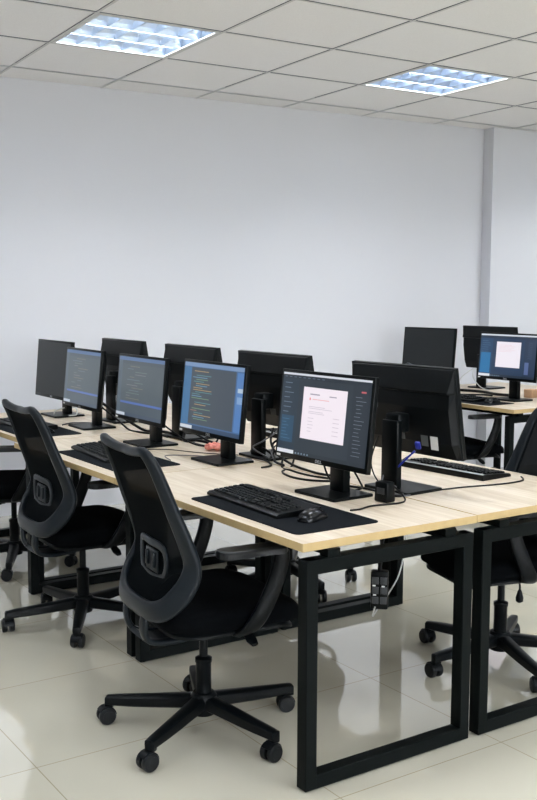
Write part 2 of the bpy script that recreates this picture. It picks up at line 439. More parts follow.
def ui_far(R, w, h):
    R(-.5, -.5, .5, .5, (20, 48, 78)); R(-.5, .465, .5, .5, (208, 214, 222)); R(-.5, .40, .5, .465, (16, 36, 60))
    R(-.5, -.45, -.27, .40, (20, 58, 92)); R(-.48, -.42, -.30, .06, (20, 104, 156))
    for i in range(6): R(-.47, .33-i*.05, -.36+.05*random.random(), .34-i*.05, (62, 96, 128))
    R(-.20, -.265, .235, .33, (232, 226, 234))
    for i in range(6): R(-.16, .25-i*.03, .05+.1*random.random(), .256-i*.03, (228, 196, 204))
    R(.30, -.45, .5, .40, (18, 42, 70)); R(.32, -.40, .39, -.12, (78, 96, 140))
    for i in range(9): R(.36, .33-i*.045, .43, .336-i*.045, (70, 90, 116))
    R(-.5, -.5, .5, -.445, (16, 32, 50)); R(-.5, -.5, -.29, -.44, (214, 216, 222))
    for i in range(5): R(-.27+i*.035, -.486, -.255+i*.035, -.464, (120, 140, 156))
def ui_code_blue(R, w, h):
    R(-.5, -.5, .5, .5, (58, 96, 138)); R(-.5, .44, .5, .5, (110, 136, 172))
    R(-.37, -.42, .38, .43, (58, 68, 78)); R(-.5, -.44, -.37, .43, (56, 104, 146)); R(.40, -.42, .5, .42, (72, 116, 172))
    R(.42, .14, .5, .20, (170, 186, 200)); R(.42, -.02, .5, .08, (120, 152, 190))
    cols = [(82, 128, 132), (160, 136, 92), (96, 138, 162), (108, 138, 106), (142, 112, 92)]
    random.seed(3)
    for i in range(24):
        y = .37-i*.031; ind = .02*random.choice((0, 1, 2, 3)); L = .10+.25*random.random()*(1.6 if i in (4, 5) else 1)
        if i in (1, 14, 17): continue
        R(-.34+ind, y, -.34+ind+L, y+.012, cols[i % 5 if i > 12 else (1, 0, 0, 2, 3, 0, 1, 2, 1)[i % 9]])
    R(-.5, -.5, .5, -.44, (38, 62, 92)); R(-.5, -.495, -.29, -.445, (196, 202, 210))
def ui_code_grey(R, w, h, seed=1):
    R(-.5, -.5, .5, .5, (78, 88, 94)); R(-.5, .44, .5, .5, (82, 108, 146)); R(-.5, -.44, -.42, .44, (82, 95, 106)); R(-.42, .38, .5, .44, (72, 82, 90))
    random.seed(seed); cols = [(124, 118, 106), (104, 118, 126), (110, 124, 118), (124, 120, 124)]
    for i in range(13):
        y = .34-i*.045; x = -.30+.06*random.choice((0, 1, 2, 3)); R(x, y, x+.08+.24*random.random(), y+.010, cols[i % 4])
    R(-.42, -.285, .5, -.25, (80, 106, 168)); R(-.42, -.44, .5, -.285, (74, 85, 94))
    R(-.5, -.5, .5, -.44, (68, 80, 96)); R(-.5, -.495, -.30, -.445, (186, 194, 204))
def ui_off(R, w, h): pass

def monitor(label, x, y, yaw, ui, lum=1., zc=1.02, tilt=6., w=.50, h=.32, model='front', base='rect', pd=-.055, group=None, po=0.):
    t = thing('monitor', label, 'monitor', (x, y, .75), yaw, group)
    ti = math.radians(tilt); zc -= .75
    back = model == 'back'
    # stand
    mb = MB()
    if base == 'rect': prism(mb, rrect(.226, .186, .008), .0008, .011, .003)
    else: prism(mb, [(.13*math.cos(a*PI/16), .095*math.sin(a*PI/16)) for a in range(32)], .0008, .011, .003)
    mb.build('stand_base', M['mon'], t)
    mb = MB()
    if back:
        mb.box((0, .062, .135), (.082, .028, .252), .006); mb.box((0, .034, zc-.045), (.07, .06, .07), .008)
    else:
        mb.box((0, .03, .12), (.078, .034, .222), .006); mb.box((0, .012, zc-.02), (.07, .05, .09), .008)
    mb.build('stand_neck', M['mon'], t)
    # panel: local frame u (right seen from the front), v (up), n (out of the back)
    R3 = Matrix.Rotation(-ti, 4, 'X'); PT = Matrix.Translation((po, pd, zc)) @ R3
    tp = lambda u, n, v: PT @ Vector((u, n, v))
    mb = MB(); bz = .012 if not back else .014; bb = .019
    bm = bmesh.new(); bmesh.ops.create_cube(bm, size=1)
    for v in bm.verts: v.co = Vector((v.co.x*w, (v.co.y+.5)*.020, v.co.z*h))
    bmesh.ops.bevel(bm, geom=bm.edges[:], offset=.0025, segments=2, affect='EDGES', profile=.5)
    bmesh.ops.transform(bm, matrix=PT, verts=bm.verts); mb.from_bm(bm, 0, True)
    pan = mb.build('panel_bezel', M['mon'], t)
    # back shell
    mb = MB()
    if back:
        z1 = h*.5-.004; zb = h*.5-.085; zl = -h*.5+.004
        k = .028
        sect = [(.019, z1), (.024, z1-.003), (.052, zb+.004), (.052, zb-.002), (.042, zb-.006), (.052, zb-.06), (.052, zl+.06), (.030, zl), (.019, zl)]
        vs = []; fs = []
        for u, sh in ((-w/2+.003, 1), (-w/2+.018, 0), (w/2-.018, 0), (w/2-.003, 1)):
            for n, v in sect: vs.append(tp(u, .019+(n-.019)*(.35 if sh else 1), v))
        L = len(sect)
        for a in range(3):
            for b in range(L-1): fs.append([a*L+b, a*L+b+1, (a+1)*L+b+1, (a+1)*L+b])
        fs.append(list(range(L))); fs.append([3*L+b for b in range(L)])
        mb.add(vs, fs, 0, False)
    else:
        bm = bmesh.new(); bmesh.ops.create_cube(bm, size=1)
        for v in bm.verts:
            s = .78 if v.co.y > 0 else .97
            v.co = Vector((v.co.x*w*s, .019+(v.co.y+.5)*.034, v.co.z*h*s))
        bmesh.ops.bevel(bm, geom=bm.edges[:], offset=.008, segments=2, affect='EDGES')
        bmesh.ops.transform(bm, matrix=PT, verts=bm.verts); mb.from_bm(bm, 0, True)
    mb.build('back_shell', M['mon_back'], t)
    # screen
    sw, sh = w-2*bz, h-bz-bb; vo = (bb-bz)/2
    mb = MB(); mats = []; idx = {}; layer = [0]
    def R(u0, v0, u1, v1, col):
        m = screen(col, lum)
        if m not in idx: idx[m] = len(mats); mats.append(m)
        layer[0] += 1; n = -.0004-layer[0]*.000012
        quad(mb, [tp(u0*sw, n, v0*sh+vo), tp(u1*sw, n, v0*sh+vo), tp(u1*sw, n, v1*sh+vo), tp(u0*sw, n, v1*sh+vo)], idx[m])
    if ui is ui_off:
        mats.append(M['off']); quad(mb, [tp(-sw/2, -.0004, -sh/2+vo), tp(sw/2, -.0004, -sh/2+vo), tp(sw/2, -.0004, sh/2+vo), tp(-sw/2, -.0004, sh/2+vo)])
    else: ui(R, sw, sh)
    s = mb.build('screen', mats, t); s['label'] = 'switched-off dark screen' if ui is ui_off else 'lit screen'
    text_mesh('DELL', .016, 'logo', M['logo'], t, PT @ Matrix.Translation((0, -.0006, -h/2+.0095)) @ Matrix.Rotation(PI/2, 4, 'X'))
    if not back and ui is not ui_off:
        mb = MB(); mb.box((0, 0, 0), (.022, .0006, .008)); o = mb.build('sticker', M['sticker'], t)
        o.data.transform(PT @ Matrix.Translation((-w/2+.022, -.0006, -h/2+.009))); o['label'] = 'small white sticker'
    if back:
        for u, v, a, b, m, lb in ((-.165, -.105, .036, .05, M['sticker'], 'white rating sticker'), (-.118, -.100, .034, .04, M['sticker_grey'], 'grey label'), (.0, -.09, .04, .03, M['sticker_grey'], 'grey label')):
            mb = MB(); mb.box((0, 0, 0), (a, .0006, b)); o = mb.build('sticker', m, t); o.data.transform(PT @ Matrix.Translation((u, .0526, v))); o['label'] = lb
    return t
D = math.radians
M['off'] = mat('screen_off', (.010, .013, .015), .34, spec=.3)
D = math.radians
gm = 'monitors along the front row'
monitor('black monitor at the near end showing a white document page in a dark editor', -.530, .518, D(2.7), ui_invoice, 1., 1.028, 6.2, .508, .327)
monitor('black monitor showing code in a blue bordered window', -1.368, .560, D(.5), ui_code_blue, 1., 1.02, 6.0, .506, .321)
monitor('black monitor with greyed code screen, nearer of the two greyed ones', -1.978, .530, D(0), lambda R, w, h: ui_code_grey(R, w, h, 1), 1., 1.017, 5.2, .49, .316)
monitor('black monitor with greyed code screen, beside the switched-off monitor', -2.699, .550, D(-1.6), lambda R, w, h: ui_code_grey(R, w, h, 5), 1., 1.015, 5.7, .49, .318)
monitor('black monitor with a dark blank screen at the wall end of the front row', -3.281, .622, D(.4), ui_off, 1., 1.025, 4.8, .5, .338)
monitor('black monitor seen from behind, right of the white document screen, blue plug below', -.478, .802, PI+D(4.), ui_off, 1., 1.045, 9.5, .53, .336, 'back', po=.032)
monitor('black monitor seen from behind, between the blue code screen and the document screen', -1.365, .805, PI+D(2.), ui_off, 1., 1.045, 9.5, .53, .336, 'back')
monitor('black monitor seen from behind, above the blue code screen', -2.085, .800, PI+D(0), ui_off, 1., 1.045, 9.5, .53, .336, 'back')
monitor('black monitor seen from behind, above the nearer greyed code screen', -2.86, .800, PI+D(0), ui_off, 1., 1.045, 9.5, .53, .336, 'back')
monitor('black monitor on the far bench showing a white page on dark blue', -2.478, 3.552, D(0), ui_far, 1., 1.05, 5., .525, .322)
monitor('black monitor with dark screen on the far bench, standing alone against the white wall', -3.38, 3.66, D(7.), ui_off, 1., 1.060, 5.)
monitor('black monitor seen from behind on the far bench, behind the dark blue screen', -3.22, 4.08, PI+D(3.2), ui_off, 1., 1.062, 9., .53, .336, 'back')

# ------------------------------------------------------------------ chairs
def make_chair(label):
    t = thing('office_chair', label, 'chair', group='mesh back office chairs')
    mb = MB()
    mb.lathe([(.030, .052), (.040, .056), (.046, .075), (.046, .118), (.036, .130)], 28); mb.build('base_hub', M['black_plastic'], t)
    for k in range(5):
        a = 2*PI*k/5; ca, sa = math.cos(a), math.sin(a); rot = lambda r, z: Vector(((r+.012*min(1, r/.3))*ca, (r+.012*min(1, r/.3))*sa, z))
        mb = MB()
        path = [rot(.03, .098), rot(.10, .093), rot(.18, .087), rot(.25, .083), rot(.296, .081), rot(.3265, .0795)]
        def sec(i, q):
            wd = .027-.010*q; th = .024-.0085*q
            return ell(wd, th, 12, 4)
        mb.sweep(path, sec); mb.box(rot(.3165, .074), (.030, .030, .036), .005, rot=Matrix.Rotation(a, 3, 'Z'))
        mb.build('base_leg', M['black_plastic'], t)
        # caster
        sw = D(78+(12, -18, 25, -8, 6)[k]-72*k); cdir = Vector((math.cos(a+sw), math.sin(a+sw), 0)); side = Vector((-cdir.y, cdir.x, 0))
        cx = rot(.317, 0)-cdir*.012
        mb = MB(); mb.lathe([(.006, .05), (.006, .075)], 10, 0, Matrix.Translation(rot(.317, 0)))
        hood = []
        for q in range(9):
            b = PI*.02+PI*.8*q/8; hood.append(cx+cdir*(math.cos(b)*.027)+Vector((0, 0, .030+math.sin(b)*.027)))
        mb.sweep(hood, lambda i, q: [(.005, -.018), (.005, .018), (-.005, .018), (-.005, -.018)], up=side)
        ca_ = mb.build('caster', M['black_plastic'], t)
        for s in (-1, 1):
            mb = MB(); mt = Matrix.Translation(cx+Vector((0, 0, .0292))) @ Matrix(((cdir.x, 0, side.x, 0), (cdir.y, 0, side.y, 0), (0, 1, 0, 0), (0, 0, 0, 1)))
            z0, z1 = (.0055, .0255) if s > 0 else (-.0255, -.0055)
            pr = [(.026, z0), (.0292, z0+.004), (.0292, z1-.004), (.026, z1)] if s > 0 else [(.026, z0), (.0292, z0+.004), (.0292, z1-.004), (.026, z1)]
            mb.lathe(pr, 24, 0, mt)
            cap = [(.019, z1), (.019, z1+.0012), (.012, z1+.002)] if s > 0 else [(.012, z0-.002), (.019, z0-.0012), (.019, z0)]
            mb.lathe(cap, 20, 0, mt)
            mb.build('wheel', M['tire'], ca_)
    mb = MB(); mb.lathe([(.0265, .125), (.0265, .232), (.029, .235), (.029, .248), (.020, .252), (.0145, .254), (.0145, .385)], 24); mb.build('gas_column', M['black_plastic'], t)
    mb = MB(); mb.box((0, .015, .375), (.17, .26, .040), .012, taper=(1.1, 1.05)); mb.box((0, -.03, .36), (.10, .12, .03), .01); mb.build('tilt_mechanism', M['black_plastic'], t)
    mb = MB(); mb.tube(smooth_path([(.07, .05, .386), (.15, .06, .386), (.190, .065, .380)], 4), .006)
    mb.sweep([Vector((.180, .063, .384)), Vector((.200, .066, .377)), Vector((.222, .068, .366)), Vector((.242, .07, .357))], lambda i, q: ell((.008, .017, .02, .012)[i], .007, 10)); mb.build('height_lever', M['black_plastic'], t)
    mb = MB(); mb.tube(smooth_path([(-.07, .03, .384), (-.14, .03, .384), (-.172, .03, .375), (-.176, .03, .35)], 4), .004)
    mb.lathe([(.006, .30), (.014, .306), (.015, .32), (.008, .345), (.004, .352)], 16, 0, Matrix.Translation((-.176, .03, 0))); mb.build('tilt_knob', M['black_plastic'], t)
    # seat: cushion with waterfall front + shell
    def seat_surf(mb, z0, z1, wx, y0, y1, r, crown):
        bm = bmesh.new(); ol = rrect(2*wx, y1-y0, r, 8); cy = (y0+y1)/2
        rings = [(1.0, z0), (1.02, z0+.012), (1.02, z1-.022), (1.0, z1-.010), (.95, z1-.002), (.80, z1+crown*.4), (.5, z1+crown), (.2, z1+crown)]
        vs = []
        for s, z in rings:
            vs.append([Vector((x*s, cy+y*s, z - (max(0, (y*s)/(y1-y0)*2-.45)**2*.09 if z > z0+.001 else max(0, (y*s)/(y1-y0)*2-.45)**2*.05))) for x, y in ol])
        n = len(ol); flat = [v for r_ in vs for v in r_]; fs = []
        for i in range(len(vs)-1):
            for k in range(n): fs.append([i*n+k, i*n+(k+1) % n, (i+1)*n+(k+1) % n, (i+1)*n+k])
        fs.append(list(range(n))[::-1]); fs.append([(len(vs)-1)*n+k for k in range(n)])
        mb.add(flat, fs, 0, True)
    mb = MB(); seat_surf(mb, .418, .480, .245, -.20, .27, .11, .004); mb.build('seat', M['seat_fabric'], t, auto=60)
    mb = MB(); seat_surf(mb, .392, .418, .225, -.185, .25, .10, 0); mb.build('seat_shell', M['black_plastic'], t, auto=60)
    # back frame: closed loop
    half = [(0, -.240, .472, .030), (.11, -.234, .474, .032), (.178, -.214, .494, .036), (.216, -.178, .540, .037), (.226, -.148, .590, .035), (.226, -.140, .640, .031), (.218, -.164, .72, .027),
            (.210, -.195, .80, .023), (.202, -.228, .89, .020), (.195, -.256, .955, .018), (.180, -.278, .990, .015), (.13, -.280, .985, .015), (.06, -.275, .978, .014)]
    pts = half + [(0, -.270, .977, .014)] + [(-x, y, z, b) for x, y, z, b in half[::-1]][:-1]
    path = smooth_path([p[:3] for p in pts], 5, True); bw = [v.x for v in smooth_path([(p[3], 0, 0) for p in pts], 5, True)]
    mb = MB()
    n = len(path); cen = Vector((0, -.2, .72)); rings = []; inner = []
    for i in range(n):
        tg = (path[(i+1) % n]-path[i-1]).normalized(); inw = (cen-path[i]); inw.y = 0; inw -= tg*inw.dot(tg); inw.normalize()
        ph = D(30)*min(1, abs(path[i].x)/.2)*max(0, min(1, (path[i].z-.47)/.08))*max(0, min(1, (1.0-path[i].z)/.05))
        inw = inw*math.cos(ph)+Vector((0, -1, 0))*math.sin(ph); inw -= tg*inw.dot(tg); inw.normalize()
        nb = tg.cross(inw).normalized()
        rings.append([path[i]+inw*a+nb*b for a, b in ell(bw[i], .011+bw[i]*.12, 12, 3)])
    fs = []; m = 12
    for i in range(n):
        j = (i+1) % n
        for k in range(m): fs.append([i*m+k, i*m+(k+1) % m, j*m+(k+1) % m, j*m+k])
    mb.add([v for r in rings for v in r], fs, 0, True); mb.build('back_frame', M['frame_plastic'], t, auto=70)
    # mesh
    zp = [(.478, -.228, .160), (.52, -.202, .188), (.58, -.168, .208), (.64, -.158, .214), (.72, -.178, .208), (.80, -.206, .200), (.89, -.238, .194), (.955, -.265, .188), (.98, -.275, .172)]
    vs = []; fs = []; nu = 10
    for z, y, wx in zp:
        for k in range(nu+1):
            u = -1+2*k/nu; vs.append((u*wx, y-.010*(1-u*u)*(1 if z < .9 else .3), z))
    for i in range(len(zp)-1):
        for k in range(nu): fs.append([i*(nu+1)+k, i*(nu+1)+k+1, (i+1)*(nu+1)+k+1, (i+1)*(nu+1)+k])
    mb = MB(); mb.add(vs, fs, 0, True); mb.build('mesh_back', M['mesh_fabric'], t)
    # lumbar support on the outside of the mesh
    mb = MB(); cz = .612
    ring = smooth_path([(x, -.184+.9*x*x, cz+z) for x, z in ((-.085, .054), (0, .056), (.075, .052), (.100, .028), (.102, -.016), (.078, -.048), (0, -.056), (-.078, -.048), (-.102, -.016), (-.100, .034))], 4, True)
    n = len(ring); rg = []
    for i in range(n):
        tg = (ring[(i+1) % n]-ring[i-1]).normalized(); nb = Vector((0, 1, 0)); sd = tg.cross(nb)
        rg.append([ring[i]+sd*a+nb*b for a, b in ell(.0125, .006, 10, 3)])
    fs = [[i*10+k, i*10+(k+1) % 10, ((i+1) % n)*10+(k+1) % 10, ((i+1) % n)*10+k] for i in range(n) for k in range(10)]
    mb.add([v for r in rg for v in r], fs, 0, True)
    mb.box((0, -.181, cz-.004), (.10, .006, .075), .003); mb.box((-.028, -.187, cz), (.014, .012, .05), .004); mb.box((.028, -.187, cz), (.014, .012, .05), .004)
    mb.build('lumbar_support', M['frame_plastic'], t)
    # J-shaped bracket joining the back to the mechanism
    mb = MB()
    for s in (-1, 1):
        p = smooth_path([(s*.085, -.232, .478), (s*.080, -.243, .43), (s*.072, -.238, .385), (s*.065, -.212, .358), (s*.06, -.15, .347), (s*.055, -.06, .352)], 5)
        mb.sweep(p, lambda i, q: ell(.019, .010, 10, 3), up=Vector((0, .7, .7)))
    p = smooth_path([(0, -.236, .372), (0, -.212, .356), (0, -.15, .346), (0, -.04, .354)], 5); mb.sweep(p, lambda i, q: ell(.075, .009, 12, 4), up=Vector((0, .7, .7)))
    mb.build('back_bracket', M['frame_plastic'], t, auto=70)
    # arms
    for s in (-1, 1):
        mb = MB()
        p = smooth_path([(s*.10, .035, .398), (s*.19, .03, .396), (s*.252, .04, .412), (s*.277, .075, .470), (s*.283, .118, .560), (s*.284, .140, .630), (s*.284, .142, .664)], 6)
        mb.sweep(p, lambda i, q: ell(.013+.0*q, .032-.006*q, 12, 3), up=Vector((0, 1, .15))); ar = mb.build('armrest', M['black_plastic'], t, auto=70)
        mb = MB(); bm = bmesh.new(); ol = rrect(.080, .235, .034, 6)
        prism(mb, [(x+s*.284, y+.038) for x, y in ol], .664, .688, .008); bm.free(); mb.build('arm_pad', M['pad_soft'], ar, auto=60)
    return t
ch = make_chair('mesh back office chair nearest the viewer, at the near desk end')
ch.location = (-.548, -.012, 0); ch.rotation_euler = (0, 0, D(-5.8))
def place(x, y, rz, cast, label): return dup(ch, (x, y, 0), D(rz), label)
# the five-star base is turned with respect to the seat on each chair: casters at world angle `cast`
def turn_base(c, ang):
    for o in [o for o in C.objects if o.parent == c and (o.name.startswith('base_leg') or o.name.startswith('caster'))]:
        o.rotation_euler = (0, 0, D(ang)-c.rotation_euler.z)
c2 = place(-1.797, .096, -2, 0, 'mesh back office chair at the middle desk, second from the viewer')
c3 = place(-2.93, .19, -24, 0, 'office chair at the wall end desk, only its arm, seat and base seen')
c4 = place(-.432, 1.290, 180-15, 0, 'office chair on the far side of the second row near end, facing the viewer side')
c5 = place(-1.80, 1.21, 180, 0, 'office chair behind the second row middle desk, only a caster seen below')
c6 = place(-2.63, 3.18, -12, 0, 'office chair tucked under the far bench, below the dark blue screen')
turn_base(ch, 12); turn_base(c2, 259.7+72*0); turn_base(c3, -25); turn_base(c4, 267); turn_base(c5, 66); turn_base(c6, 30)

# ------------------------------------------------------------------ desk things
def desk_mat(label, x0, x1, y0, y1, rz=0.):
    cx, cy = (x0+x1)/2, (y0+y1)/2; mb = MB(); prism(mb, rrect(x1-x0, y1-y0, .022, 5), .0003, .0033, .0008)
    o = mb.build('desk_mat', M['mat_pad']); o.location = (cx, cy, .75); o.rotation_euler.z = rz; return tag(o, label, 'desk mat', 'black desk mats')
desk_mat('black desk mat on the near desk, under the large keyboard and mouse', -.745, -.095, .046, .372)
desk_mat('black desk mat on the middle desk, below the greyed code screen', -1.992, -1.375, .058, .368)
desk_mat('black desk mat at the wall end of the front row', -3.095, -2.478, .098, .402)
desk_mat('black desk mat on the far bench in front of the dark blue screen', -2.98, -2.30, 3.14, 3.40)

def keyboard(label, x, y, z, rz, w=.455, d=.165, group='black keyboards'):
    t = thing('keyboard', label, 'keyboard', (x, y, z), rz, group)
    mb = MB()
    prof = [(-d/2, .0005), (d/2, .0005), (d/2, .022), (d/2-.012, .0235), (-d/2+.01, .014), (-d/2, .009)]
    vs = [(sx*w/2, a, b) for sx in (-1, 1) for a, b in prof]; n = len(prof)
    mb.add(vs, [list(range(n)), list(range(n, 2*n))[::-1]]+[[i, (i+1) % n, n+(i+1) % n, n+i] for i in range(n)])
    mb.build('keyboard_body', M['kb'], t)
    mb = MB(); slope = math.atan2(.0095, d-.022); R_ = Matrix.Rotation(slope, 3, 'X')
    rows = [(-.058, 'b'), (-.0385, 'a'), (-.0195, 'a'), (-.0005, 'a'), (.0185, 'a'), (.0455, 'f')]
    p = .0187
    def key(cx, cy, kw):
        zz = .0187+cy*math.tan(slope)+.0025
        mb.box((cx, cy, zz), (kw-.0035, .0155, .0085), 0, rot=R_, taper=(.80, .80))
    sx0 = -w/2+.012
    for cy, kd in rows:
        if kd == 'b':
            xx = sx0
            for kw in (1.4, 1.2, 1.2, 6.2, 1.2, 1.2, 1.2, 1.4): key(xx+kw*p/2, cy, kw*p); xx += kw*p
        elif kd == 'a':
            ws = {-.0385: [2.2]+[1]*10+[2.8], -.0195: [1.7]+[1]*11+[2.3], -.0005: [1.5]+[1]*12+[1.5], .0185: [1]*13+[2]}[cy]
            xx = sx0
            for kw in ws: key(xx+kw*p/2, cy, kw*p); xx += kw*p
        else:
            xx = sx0
            for g in (1, 4, 4, 4):
                for _ in range(g): key(xx+p*.47, cy, p*.94); xx += p*.94
                xx += p*.55
    nx = sx0+15*p+.008
    for cy in (.0455, .0185, -.0005):
        for k in range(3): key(nx+(k+.5)*p, cy, p)
    key(nx+1.5*p, -.0385, p)
    for k in range(3): key(nx+(k+.5)*p, -.058, p)
    kx = nx+3*p+.008
    for cy in (.0185, -.0005, -.0195, -.0385, -.058):
        for k in range(4): key(kx+(k+.5)*p, cy, p)
    mb.build('keys', M['key'], t, auto=20); return t
kb = keyboard('black keyboard on the near desk mat in front of the white document screen', -.528, .207, .7533, D(-2.2), .465, .172)
dup(kb, (-1.795, .215, .7533), D(-5), 'black keyboard on the middle desk mat, partly behind a chair back')
dup(kb, (-2.93, .265, .7533), D(1), 'black keyboard on the desk mat at the wall end of the front row')
kr = dup(kb, (-.66, 1.225, .75), PI+D(5), 'black keyboard on the second row desk, seen from its rear edge')
kr2 = dup(kb, (-1.80, 1.235, .75), PI+D(2), 'black keyboard behind the blue code screen, only a bright edge seen')
dup(kb, (-2.73, 3.29, .7533), D(1), 'black keyboard on the far bench mat below the dark blue screen')

for k in (kr, kr2):  # added strips: the white wall mirrored at a grazing angle, painted pale
    mb = MB(); mb.box((0, .079, .0236), (.455, .011, .0022), .0008); o = mb.build('reflection_strip', M['wall_glint'], k); o['label'] = 'wall reflection painted as a pale strip along the rear edge'

def mouse(label, x, y, z, rz):
    t = thing('computer_mouse', label, 'mouse', (x, y, z), rz, 'black mice'); mb = MB()
    prof = [(-.058, .012, .006), (-.054, .022, .016), (-.04, .029, .028), (-.015, .0315, .036), (.015, .031, .034), (.04, .029, .024), (.055, .024, .015), (.06, .012, .009)]
    vs = []; fs = []; n = 13
    for yy, wx, hz in prof:
        for k in range(n):
            a = PI*k/(n-1); vs.append((wx*math.copysign(abs(math.cos(a))**.7, math.cos(a)), yy, .0008+hz*abs(math.sin(a))**.8))
    for i in range(len(prof)-1):
        for k in range(n-1): fs.append([i*n+k, i*n+k+1, (i+1)*n+k+1, (i+1)*n+k])
        fs.append([i*n, (i+1)*n, (i+1)*n+n-1, i*n+n-1])
    fs.append(list(range(n))); fs.append([(len(prof)-1)*n+k for k in range(n)])
    mb.add(vs, fs, 0, True); mb.build('mouse_shell', M['mouse'], t, auto=60)
    mb = MB(); mb.lathe([(.008, -.0035), (.010, -.002), (.010, .002), (.008, .0035)], 16, 0, Matrix.Translation((0, .034, .023)) @ Matrix.Rotation(PI/2, 4, 'Y')); mb.build('scroll_wheel', M['tire'], t)
    return t
ms = mouse('black mouse on the near desk mat beside the large keyboard', -.232, .205, .7533, D(20))
dup(ms, (-2.565, .225, .7533), D(25), 'black mouse on the desk mat at the wall end of the front row')
dup(ms, (-2.415, 3.30, .7533), D(5), 'black mouse on the far bench mat, with a bluish shine')

# small black box standing by the white document screen
t = thing('cable_box', 'small black upright box beside the document monitor base, wrapped by a cable', 'adapter', (-.335, .592, .75), D(8))
mb = MB(); mb.box((0, 0, .036), (.062, .045, .071), .006, taper=(.92, .9)); mb.build('box_body', M['mon'], t)
mb = MB(); mb.box((0, -.0225, .04), (.035, .002, .022), .0008); mb.build('box_front', M['strip'], t)
# hanging socket strip
t = thing('power_strip', 'black power strip with sockets hanging on its cord under the near desk', 'power strip', (-.40, .63, .345), D(46))
mb = MB(); mb.box((0, 0, .07), (.062, .034, .14), .006); mb.build('strip_body', M['mon'], t)
for x in (-.014, .016):
    for z in (.034, .07, .106):
        mb = MB(); mb.box((x, -.0172, z), (.024, .003, .026), .0012); mb.build('socket', M['strip'], t)
for x, z in ((-.018, .088), (.014, .086), (-.016, .054)):
    mb = MB(); mb.box((x, -.0188, z), (.011, .002, .005)); mb.build('switch', M['sticker'], t)['label'] = 'small white switch'

# pink crumpled cloth ornament
random.seed(11); mb = MB()
for k in range(16):
    a = 2.4*k; r = .013+.026*math.sqrt(k/16)
    bm = bmesh.new(); bmesh.ops.create_icosphere(bm, subdivisions=2, radius=.013+.004*random.random())
    for v in bm.verts: v.co = Vector((v.co.x*1.3, v.co.y, v.co.z*.8)) + Vector((r*math.cos(a)*1.25, r*math.sin(a), .014+.016*(1-k/16)+.004*random.random()))
    for v in bm.verts: v.co += v.co.normalized()*random.uniform(-.003, .003)
    for v in bm.verts: v.co.z = max(v.co.z, .0005)
    mb.from_bm(bm, 0, True)
o = mb.build('cloth_bundle', M['pink'], auto=70); o.location = (-1.645, .685, .75); o.scale = (.85, .85, .85); tag(o, 'small crumpled pink and cream bundle lying beside the blue code monitor', 'bundle')

# little things on the far bench
mb = MB(); mb.box((0, 0, .03), (.075, .075, .058), .003); o = mb.build('card_box', M['tan']); o.location = (-2.52, 3.80, .7505); tag(o, 'small tan box on the far bench behind the dark blue screen', 'box')
t = thing('phone_charger', 'small black block on the far bench beside the tan box', 'adapter', (-2.38, 3.80, .7502), .2)
mb = MB(); mb.box((0, 0, .027), (.085, .05, .052), .005); mb.build('block_body', M['mon'], t); mb = MB(); mb.tube(smooth_path([(.04, 0, .02), (.08, .01, .006), (.14, .04, .003), (.2, .03, .003)], 5), .0025, 6); mb.build('lead', M['cable'], t)

# ------------------------------------------------------------------ cables
def cable(label, pts, r=.0028, m='cable', n=7, name='cable', group=None):
    r *= 1.25; pts = [(x, y, .75+r+.0003 if .745 < z < .75+r+.0003 else z) for x, y, z in pts]   # lie on the desk top, not in it
    mb = MB(); mb.tube(smooth_path(pts, n), r, 7); o = mb.build(name, M[m], auto=80)
    tag(o, label, 'cable', group); return o
z0 = .7536
gc = 'cables on the desks'
cable('black cable looping over the near desk from the small black box to the mat', [(-.33, .63, .80), (-.325, .66, .772), (-.30, .655, z0), (-.275, .60, z0), (-.29, .50, z0), (-.27, .43, z0), (-.265, .385, .7558)], .0026)
cable('black cable hanging in a V below the document screen', [(-.60, .51, .90), (-.585, .54, .80), (-.56, .60, z0), (-.51, .63, z0+.01), (-.47, .59, .80), (-.45, .515, .89)], .003)
cable('thick black cable lying behind the document monitor base', [(-.62, .64, z0+.001), (-.52, .668, z0+.003), (-.44, .662, z0+.004), (-.39, .650, z0+.004), (-.36, .69, z0), (-.42, .75, z0)], .004)
cable('black cable lying in a long loop between the blue code and document screens', [(-1.14, .80, .90), (-1.10, .74, z0), (-1.00, .62, z0), (-.88, .58, z0), (-.78, .60, z0), (-.72, .66, z0)], .0035)
cable('black cable in a shallow loop beside the document monitor', [(-1.18, .80, .90), (-1.12, .70, z0+.006), (-1.0, .665, z0), (-.86, .66, z0), (-.74, .70, z0)], .0035)
cable('grey cable drooping from the monitor seen between code and document screens', [(-1.30, .82, .90), (-1.27, .77, .87), (-1.30, .72, .83), (-1.34, .70, .80), (-1.28, .74, .762)], .0028, 'cable_grey')
cable('black cable bundle rising from the blue code monitor base', [(-1.22, .70, z0+.004), (-1.24, .74, .79), (-1.30, .78, .82), (-1.22, .80, .86), (-1.12, .80, .89)], .004)
cable('black cable crossing behind the blue code monitor base', [(-1.42, .71, z0+.003), (-1.30, .705, z0+.005), (-1.20, .685, z0+.006), (-1.14, .66, z0), (-1.12, .60, z0)], .0035)
cable('thin grey wire lying from the blue code monitor base towards the chair', [(-1.33, .69, z0-.0005), (-1.46, .60, .7522), (-1.58, .50, .7522), (-1.62, .42, .7522), (-1.50, .38, .7522)], .0016, 'cable_grey')
cable('thin dark wire lying from behind the pink bundle to the middle mat', [(-1.46, .70, .7522), (-1.62, .585, .7522), (-1.76, .52, .7522), (-1.83, .42, .7522), (-1.80, .376, .7522)], .0016)
cable('black cable coiled behind the nearer greyed code monitor', [(-1.90, .72, z0+.002), (-1.84, .70, z0), (-1.76, .70, z0), (-1.68, .72, z0), (-1.60, .72, z0+.001), (-1.52, .70, z0)], .004)
